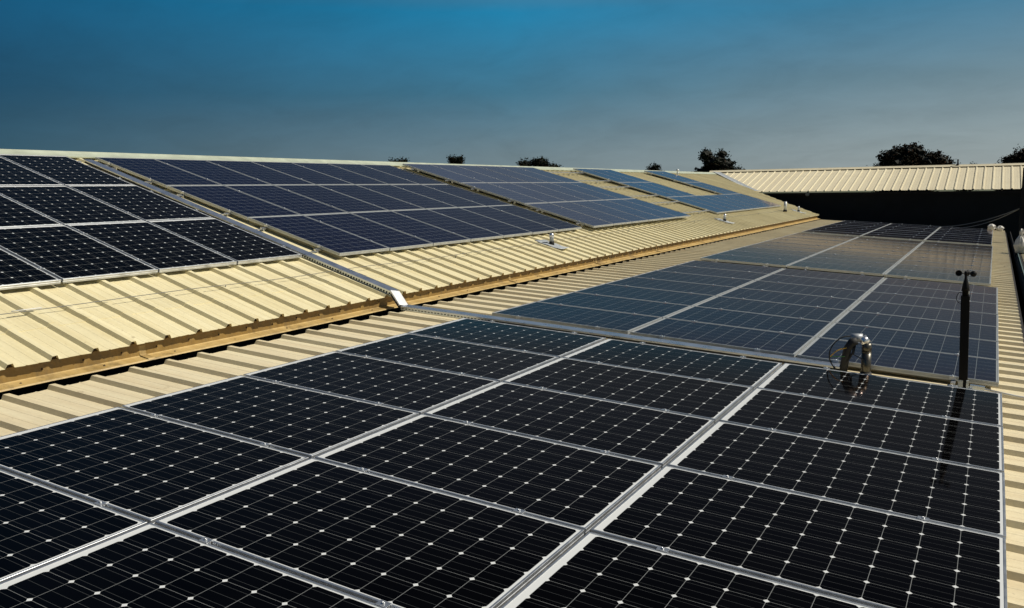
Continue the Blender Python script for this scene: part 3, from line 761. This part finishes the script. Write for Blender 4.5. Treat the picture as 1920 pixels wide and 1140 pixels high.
# ------------------------------------------------------------------ roof vents
def vent(s, v, label, plate=True, scale=1.0):
    base = UP(s, v, U_CREST)
    o = empty('roof_vent', base); tag(o, label, 'roof vent', 'small silver vents on the upper roof')
    tilt = Matrix.Rotation(bU, 4, 'Y')
    if plate:
        bm = bmesh.new(); n1, n2 = 8, 6; grid = []
        for i in range(n1 + 1):
            row = []
            for j in range(n2 + 1):
                x = -0.26 + 0.52 * i / n1; y = -0.17 + 0.34 * j / n2
                zz = 0.010 + 0.006 * math.sin(i * 1.9 + j) + (0.012 if i == n1 else 0)
                row.append(bm.verts.new(tilt @ Vector((x, y, zz))))
            grid.append(row)
        for i in range(n1):
            for j in range(n2): bm.faces.new((grid[i][j], grid[i + 1][j], grid[i + 1][j + 1], grid[i][j + 1]))
        r = bmesh.ops.extrude_face_region(bm, geom=bm.faces[:]); bmesh.ops.translate(bm, verts=[x for x in r['geom'] if isinstance(x, bmesh.types.BMVert)], vec=(0, 0, -0.006))
        bmesh.ops.recalc_face_normals(bm, faces=bm.faces)
        mesh_obj('flashing_plate', bm, M_lead, o, True)
    bm = bmesh.new(); add_lathe(bm, [(0.046, 0.0), (0.044, 0.05), (0.040, 0.062)], n=18); mesh_obj('rubber_boot', bm, M_rubber, o, True)
    bm = bmesh.new(); add_lathe(bm, [(0.036, 0.055), (0.036, 0.125), (0.042, 0.128), (0.042, 0.136), (0.034, 0.140)], n=18); mesh_obj('pipe', bm, M_lead, o, True)
    bm = bmesh.new(); add_lathe(bm, [(0.040, 0.142), (0.043, 0.150), (0.040, 0.172), (0.030, 0.192), (0.014, 0.203), (0.001, 0.205)], n=18); mesh_obj('cowl', bm, M_bright, o, True)
    bm = bmesh.new(); add_tube(bm, [Vector((0.0, 0, 0.20)), Vector((0, 0, 0.215)), Vector((0.03, 0.02, 0.222))], 0.004, 6); mesh_obj('hook', bm, M_wire, o)
    return o
vent(-0.49, 5.55, 'silver domed roof vent on the open sheeting, nearest to the camera')
vent(-0.55, 16.0, 'silver domed roof vent below the farthest upper array')
vent(-0.66, 25.6, 'silver domed roof vent close to the black wall, the farthest one')
# tall flue and mast at the ridge
fb = UP(-0.48, 24.1, U_CREST); fl_ = empty('flue_pipe', fb); tag(fl_, 'tall grey flue pipe standing near the far eave', 'flue pipe')
bm = bmesh.new(); add_lathe(bm, [(0.050, 0.05), (0.050, 0.36), (0.044, 0.36)], n=16); mesh_obj('pipe', bm, M_lead, fl_, True)
bm = bmesh.new(); add_lathe(bm, [(0.078, 0.0), (0.07, 0.05), (0.054, 0.075)], n=16); mesh_obj('boot', bm, M_rubber, fl_, True)
rb = UP(4.62, 26.6, U_CREST); rv = empty('roof_stack', rb); tag(rv, 'small capped stack near the ridge behind the last panels', 'roof stack')
bm = bmesh.new(); add_lathe(bm, [(0.035, 0.0), (0.035, 0.16), (0.03, 0.16)], n=12); mesh_obj('pipe', bm, M_lead, rv, True)
bm = bmesh.new(); add_lathe(bm, [(0.06, 0.18), (0.07, 0.20), (0.05, 0.25), (0.005, 0.27)], n=12); add_tube(bm, [(0, 0, 0.16), (0, 0, 0.2)], 0.008, 6); mesh_obj('cap', bm, M_lead, rv, True)

# ------------------------------------------------------------------ wire along the upper roof
wr = empty('roof_wire', UP(-0.40, -6, U_CREST)); tag(wr, 'thin grey lightning wire stretched along the upper roof below the panels', 'wire')
wb = UP(-0.40, -6, U_CREST)
pts = []
for k in range(81):
    v = -6 + k * 0.4
    pts.append(UP(-0.36 - 0.05 * math.sin((v + 4) * 0.28) + 0.004 * math.sin(v * 3.1), v, -0.052 + 0.007 * math.sin(v * 2.2)) - wb)
bm = bmesh.new(); add_tube(bm, pts, 0.0035, 6); mesh_obj('conductor', bm, M_wire, wr)
for v in (-1.45, 2.7, 9.4, 14.0, 20.5):
    bm = bmesh.new(); p = UP(-0.36 - 0.05 * math.sin((v + 4) * 0.28), v, -0.05) - wb
    add_tube(bm, [p, p - upU * 0.095], 0.004, 6); mesh_obj('clip', bm, M_wire, wr)
bm = bmesh.new(); add_tube(bm, [UP(-0.355, -3.56, -0.048) - wb, UP(-0.36, -3.32, -0.048) - wb], 0.0045, 8); mesh_obj('coupler', bm, M_conduit, wr)

# ------------------------------------------------------------------ right hand side: neighbouring roof edge, post, cables, bags
nb_ = empty('neighbour_roof', (5.30, 8, -0.4)); tag(nb_, 'edge of the neighbouring buff roof beyond the dark valley gutter', 'building')
ob_ = Vector((5.30, 8, -0.4))
bm = bmesh.new(); add_box(bm, (0.03, -2.2, -0.03), (0.07, 20.5, 0.10)); add_box(bm, (0.03, -2.2, -3.0), (0.06, 20.5, 5.8)); mesh_obj('edge_beam', bm, M_dark, nb_)
bm = bmesh.new(); add_box(bm, (0.004, -2.2, 0.032), (0.012, 20.5, 0.02)); mesh_obj('edge_trim', bm, simple('teal_trim', (0.14, 0.22, 0.21), 0.5), nb_)
bm = bmesh.new()
prof = rib_profile(-4.1, VN + 0.8, 15.6, 0.033, 0.0, False)
ext = [[bm.verts.new(Vector((5.37 + x, v, -0.37 + h + x * 0.06)) - ob_) for v, h in prof] for x in (0, 4.0)]
for i in range(len(prof) - 1): bm.faces.new((ext[0][i], ext[1][i], ext[1][i + 1], ext[0][i + 1]))
mesh_obj('roof', bm, M_low, nb_)
bm = bmesh.new(); add_box(bm, (0.6, 8.1, -0.005), (1.3, 0.35, 0.08)); mesh_obj('end_slab', bm, M_dark, nb_)
po = empty('post', (5.42, 20.0, -0.6)); tag(po, 'black upright post at the right edge holding two sloping cables', 'post')
bm = bmesh.new(); add_box(bm, (0, 0, 1.15), (0.07, 0.07, 2.3)); mesh_obj('shaft', bm, M_dark, po)
bm = bmesh.new(); add_box(bm, (0, -0.05, 1.20), (0.11, 0.05, 0.06)); mesh_obj('bracket', bm, M_black, po)
bm = bmesh.new(); add_box(bm, (0, 0, -2.78), (0.3, 0.3, 5.56)); mesh_obj('pier', bm, M_dark, po)
for (ex, ey, ez), lab in (((2.45, 26.55, -0.20), 'upper of two thin grey cables sloping from the post to the roof end'), ((3.15, 26.3, -0.245), 'lower of two thin grey cables sloping from the post to the roof end')):
    A = Vector((5.40, 19.94, 0.60)); B = Vector((ex, ey, ez))
    pts = [A.lerp(B, k / 16) - Vector((0, 0, 0.22 * 4 * (k / 16) * (1 - k / 16))) for k in range(17)]
    bm = bmesh.new(); add_tube(bm, pts, 0.011, 6)
    tag(mesh_obj('stay_cable', bm, M_wire), lab, 'cable', 'cables from the post')
def bag(loc, w_, h_, label, seed, neck=False):
    rr = random.Random(seed); bm = bmesh.new()
    bmesh.ops.create_icosphere(bm, subdivisions=4, radius=1)
    ph = [rr.uniform(0, 6) for _ in range(6)]
    for v in bm.verts:
        p = v.co.copy(); a = math.atan2(p.y, p.x); t = (p.z + 1) / 2
        cr = 1 - 0.16 * abs(math.sin(4 * a + ph[4] + 3 * p.z)) + 0.12 * abs(math.sin(3 * a - 6 * p.z + ph[5])) + 0.10 * math.sin(5 * a + ph[0] + 2 * p.z) + 0.06 * math.sin(11 * a + ph[1] - 3 * p.z) + 0.07 * math.sin(7 * p.z + ph[2])
        rad = 1.0
        if neck: rad = (1.0 - 0.55 * max(0, t - 0.35) / 0.4 if t < 0.75 else 0.45) - 0.20 * math.exp(-((t - 0.80) / 0.06) ** 2)
        v.co = Vector((p.x * cr * rad * w_ / 2, p.y * cr * rad * w_ / 2, (max(p.z, -0.82) + 0.82) / 1.82 * h_ * (1 + 0.05 * math.sin(4 * a + ph[3]))))
    o = mesh_obj('plastic_bag', bm, M_bag, None, True); o.location = loc
    tag(o, label, 'bag', 'white plastic bags at the roof end')
def bagu(u, v): return LP(u, v, L_CREST + 0.002)
bag(bagu(4.72, 26.35), 0.24, 0.21, 'crumpled white plastic bag on the roof end, left of a pair', 1)
bag(bagu(4.98, 26.30), 0.22, 0.17, 'smaller greyish plastic bag on the roof end, right of a pair', 2)
bag(Vector((5.35, 16.0, -0.362)), 0.30, 0.56, 'tall white tied bag standing on the dark slab at the right edge', 3, True)

# lamps under the far eave, finial on the far ridge
def lamp(x, lab):
    o = empty('floodlight', (x, 30.22, 0.90)); tag(o, lab, 'lamp', 'lamps under the far eave')
    bm = bmesh.new(); add_lathe(bm, [(0.04, 0.0), (0.08, 0.05), (0.085, 0.09), (0.075, 0.095)], n=18, M=Matrix.Rotation(R(70), 4, 'X')); mesh_obj('reflector', bm, M_brickish, o, True)
    bm = bmesh.new(); add_box(bm, (0, 0.02, 0.07), (0.05, 0.05, 0.12)); mesh_obj('bracket', bm, M_black, o)
lamp(-2.18, 'round grey lamp hanging under the far eave, the larger-looking left one')
fp = empty('vent_stub', FP(fs, 3.28, 0.05) + Vector((0, 30.1, 0))); tag(fp, 'short dark stub pipe on the ridge of the far roof', 'vent stub')
bm = bmesh.new(); add_lathe(bm, [(0.05, -0.06), (0.05, 0.02), (0.03, 0.03), (0.028, 0.20), (0.04, 0.21), (0.035, 0.24)], n=12); mesh_obj('pipe', bm, M_dark, fp, True)

# ------------------------------------------------------------------ trees beyond the roofs
def tree(px_dir, dist, label, blobs, nleaf, seed, mat, size=0.30, open_=1.0):
    "blobs: (dx, dz, rx, rz) in metres relative to the camera height on the line of sight"
    rr = random.Random(seed)
    d = Vector((px_dir[0], px_dir[1], 0)).normalized(); side_ = Vector((d.y, -d.x, 0))
    base = Vector((T[0], T[1], 0)) + d * dist; base.z = -6.2
    o = empty('tree', base); tag(o, label, 'tree', 'dark trees beyond the roofs')
    bm = bmesh.new()
    cz = T[2] + 6.2
    topz = max(b[1] for b in blobs) + cz
    trunk_top = Vector((0, 0, cz + min(b[1] for b in blobs)))
    add_tube(bm, [Vector((0, 0, 0)), Vector((0.08, 0.05, trunk_top.z * 0.5)), trunk_top * 0.9], [0.34, 0.26, 0.18], 10)
    for bx_, bz, rx, rz in blobs:
        e = side_ * bx_ + Vector((0, 0, cz + bz))
        s = trunk_top * rr.uniform(0.6, 0.9); mid = s.lerp(e, 0.55) + Vector((rr.uniform(-.2, .2), rr.uniform(-.2, .2), 0.1))
        add_tube(bm, [s, mid, e], [0.13, 0.08, 0.03], 6)
        for _ in range(5):
            q = e + Vector((rr.gauss(0, rx * 0.5), rr.gauss(0, rx * 0.5), rr.gauss(0, rz * 0.5)))
            add_tube(bm, [mid, mid.lerp(q, 0.6) + Vector((0, 0, 0.05)), q], [0.035, 0.02, 0.008], 5)
    mesh_obj('trunk', bm, M_bark, o)
    bm = bmesh.new()
    tot = sum(b[2] * b[2] * b[3] for b in blobs)
    for bx_, bz, rx, rz in blobs:
        c = side_ * bx_ + Vector((0, 0, cz + bz))
        ncl = max(6, int(nleaf * (rx * rx * rz) / tot / 28))
        for _ in range(ncl):
            while True:
                p = Vector((rr.uniform(-1, 1), rr.uniform(-1, 1), rr.uniform(-1, 1)))
                if p.length < 1: break
            if p.length < 0.5 and rr.random() < 0.4: p = p.normalized() * rr.uniform(0.6, 1)
            cc = c + Vector((p.x * rx, p.y * rx, p.z * rz))
            cr = rr.uniform(0.18, 0.42) * open_
            for _ in range(28):
                q = cc + Vector((rr.gauss(0, cr * 0.55), rr.gauss(0, cr * 0.55), rr.gauss(0, cr * 0.45)))
                n = Vector((rr.gauss(0, 1), rr.gauss(0, 1), rr.gauss(0, 1) + 0.4)).normalized()
                a = n.orthogonal().normalized(); b = n.cross(a); s = size * rr.uniform(0.25, 0.6)
                t = rr.uniform(0, 6.3); a, b = a * math.cos(t) + b * math.sin(t), b * math.cos(t) - a * math.sin(t)
                bm.faces.new([bm.verts.new(q + a * s), bm.verts.new(q + b * s * 0.5), bm.verts.new(q - a * s), bm.verts.new(q - b * s * 0.5)])
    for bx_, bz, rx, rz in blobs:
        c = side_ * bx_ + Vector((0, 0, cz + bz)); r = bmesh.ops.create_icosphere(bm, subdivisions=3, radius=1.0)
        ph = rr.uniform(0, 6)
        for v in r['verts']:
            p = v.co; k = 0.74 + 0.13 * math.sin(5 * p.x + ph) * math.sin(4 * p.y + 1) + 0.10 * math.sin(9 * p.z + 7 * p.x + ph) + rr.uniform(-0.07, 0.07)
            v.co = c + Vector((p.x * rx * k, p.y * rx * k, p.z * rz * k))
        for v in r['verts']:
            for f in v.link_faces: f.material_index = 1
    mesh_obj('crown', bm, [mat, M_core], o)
def pix(x):  # horizontal direction of an image column near the horizon
    v = Vector(r0) * ((x - 960) / 1569.34) + Vector(r2); return (v.x, v.y)
# each blob: metres right of / above the line of sight at the tree's own distance
tree((-0.084, 0.997), 95, 'broad dark domed tree behind the far roof, the largest one', [(-0.3, 1.5, 2.6, 1.5), (-1.2, 2.6, 1.5, 1.1), (0.4, 2.9, 1.5, 1.2), (2.3, 1.9, 1.9, 1.3), (-2.9, 1.0, 1.2, 0.9), (-4.0, 0.5, 0.9, 0.6), (3.6, 1.2, 1.1, 0.9), (0, -2.5, 3.6, 2.6)], 42000, 1, M_leafr, 0.28)
tree((-0.281, 0.96), 85, 'ragged dark tree with open top beside the roof junction', [(-0.85, 3.0, 0.75, 0.55), (0.65, 3.05, 0.6, 0.45), (0.0, 2.3, 1.3, 0.8), (0.9, 1.9, 1.1, 0.7), (1.8, 1.1, 1.2, 0.7), (-1.3, 1.2, 0.9, 0.7), (0, 1.0, 1.8, 0.9), (0, -1.2, 2.4, 2.2)], 24000, 2, M_leaf, 0.24)
tree((-0.469, 0.883), 90, 'low dark triple-crowned tree top showing above the upper ridge', [(-1.45, 2.55, 0.75, 0.5), (0.1, 2.65, 0.95, 0.6), (1.5, 2.15, 0.8, 0.35), (0, 1.0, 2.0, 1.1)], 18000, 3, M_leaf, 0.22)
tree((-0.346, 0.938), 90, 'small dark tree top left of the ragged tree', [(0, 1.75, 0.65, 0.5), (0.5, 1.4, 0.7, 0.4), (0, 0.3, 1.3, 1.0)], 9000, 4, M_leaf, 0.22)
tree((-0.5525, 0.833), 90, 'tiny spiky tree top above the upper ridge, second from left', [(-0.35, 3.15, 0.45, 0.4), (0.4, 3.0, 0.45, 0.45), (0, 1.8, 1.0, 0.9)], 8000, 5, M_leaf, 0.2)
tree((-0.607, 0.795), 95, 'thin flat tree top just clearing the ridge, leftmost', [(-0.5, 3.15, 0.6, 0.22), (0.4, 3.2, 0.55, 0.22), (0, 2.0, 1.0, 0.8)], 7000, 6, M_leaf, 0.2)
tree((0.020, 1.0), 95, 'dark rounded tree at the right edge behind the far roof', [(0.4, 2.2, 1.4, 0.9), (-0.8, 1.9, 0.9, 0.6), (1.8, 2.6, 1.4, 0.9), (0.5, -1.0, 2.5, 2.2)], 20000, 7, M_leafr, 0.26)
tree((-0.028, 1.0), 100, 'barely visible leafy tip over the far ridge between larger trees', [(-0.8, 1.55, 0.6, 0.35), (0.6, 1.5, 0.7, 0.35), (0, 0.2, 1.4, 1.2)], 6000, 8, M_leaf, 0.22)
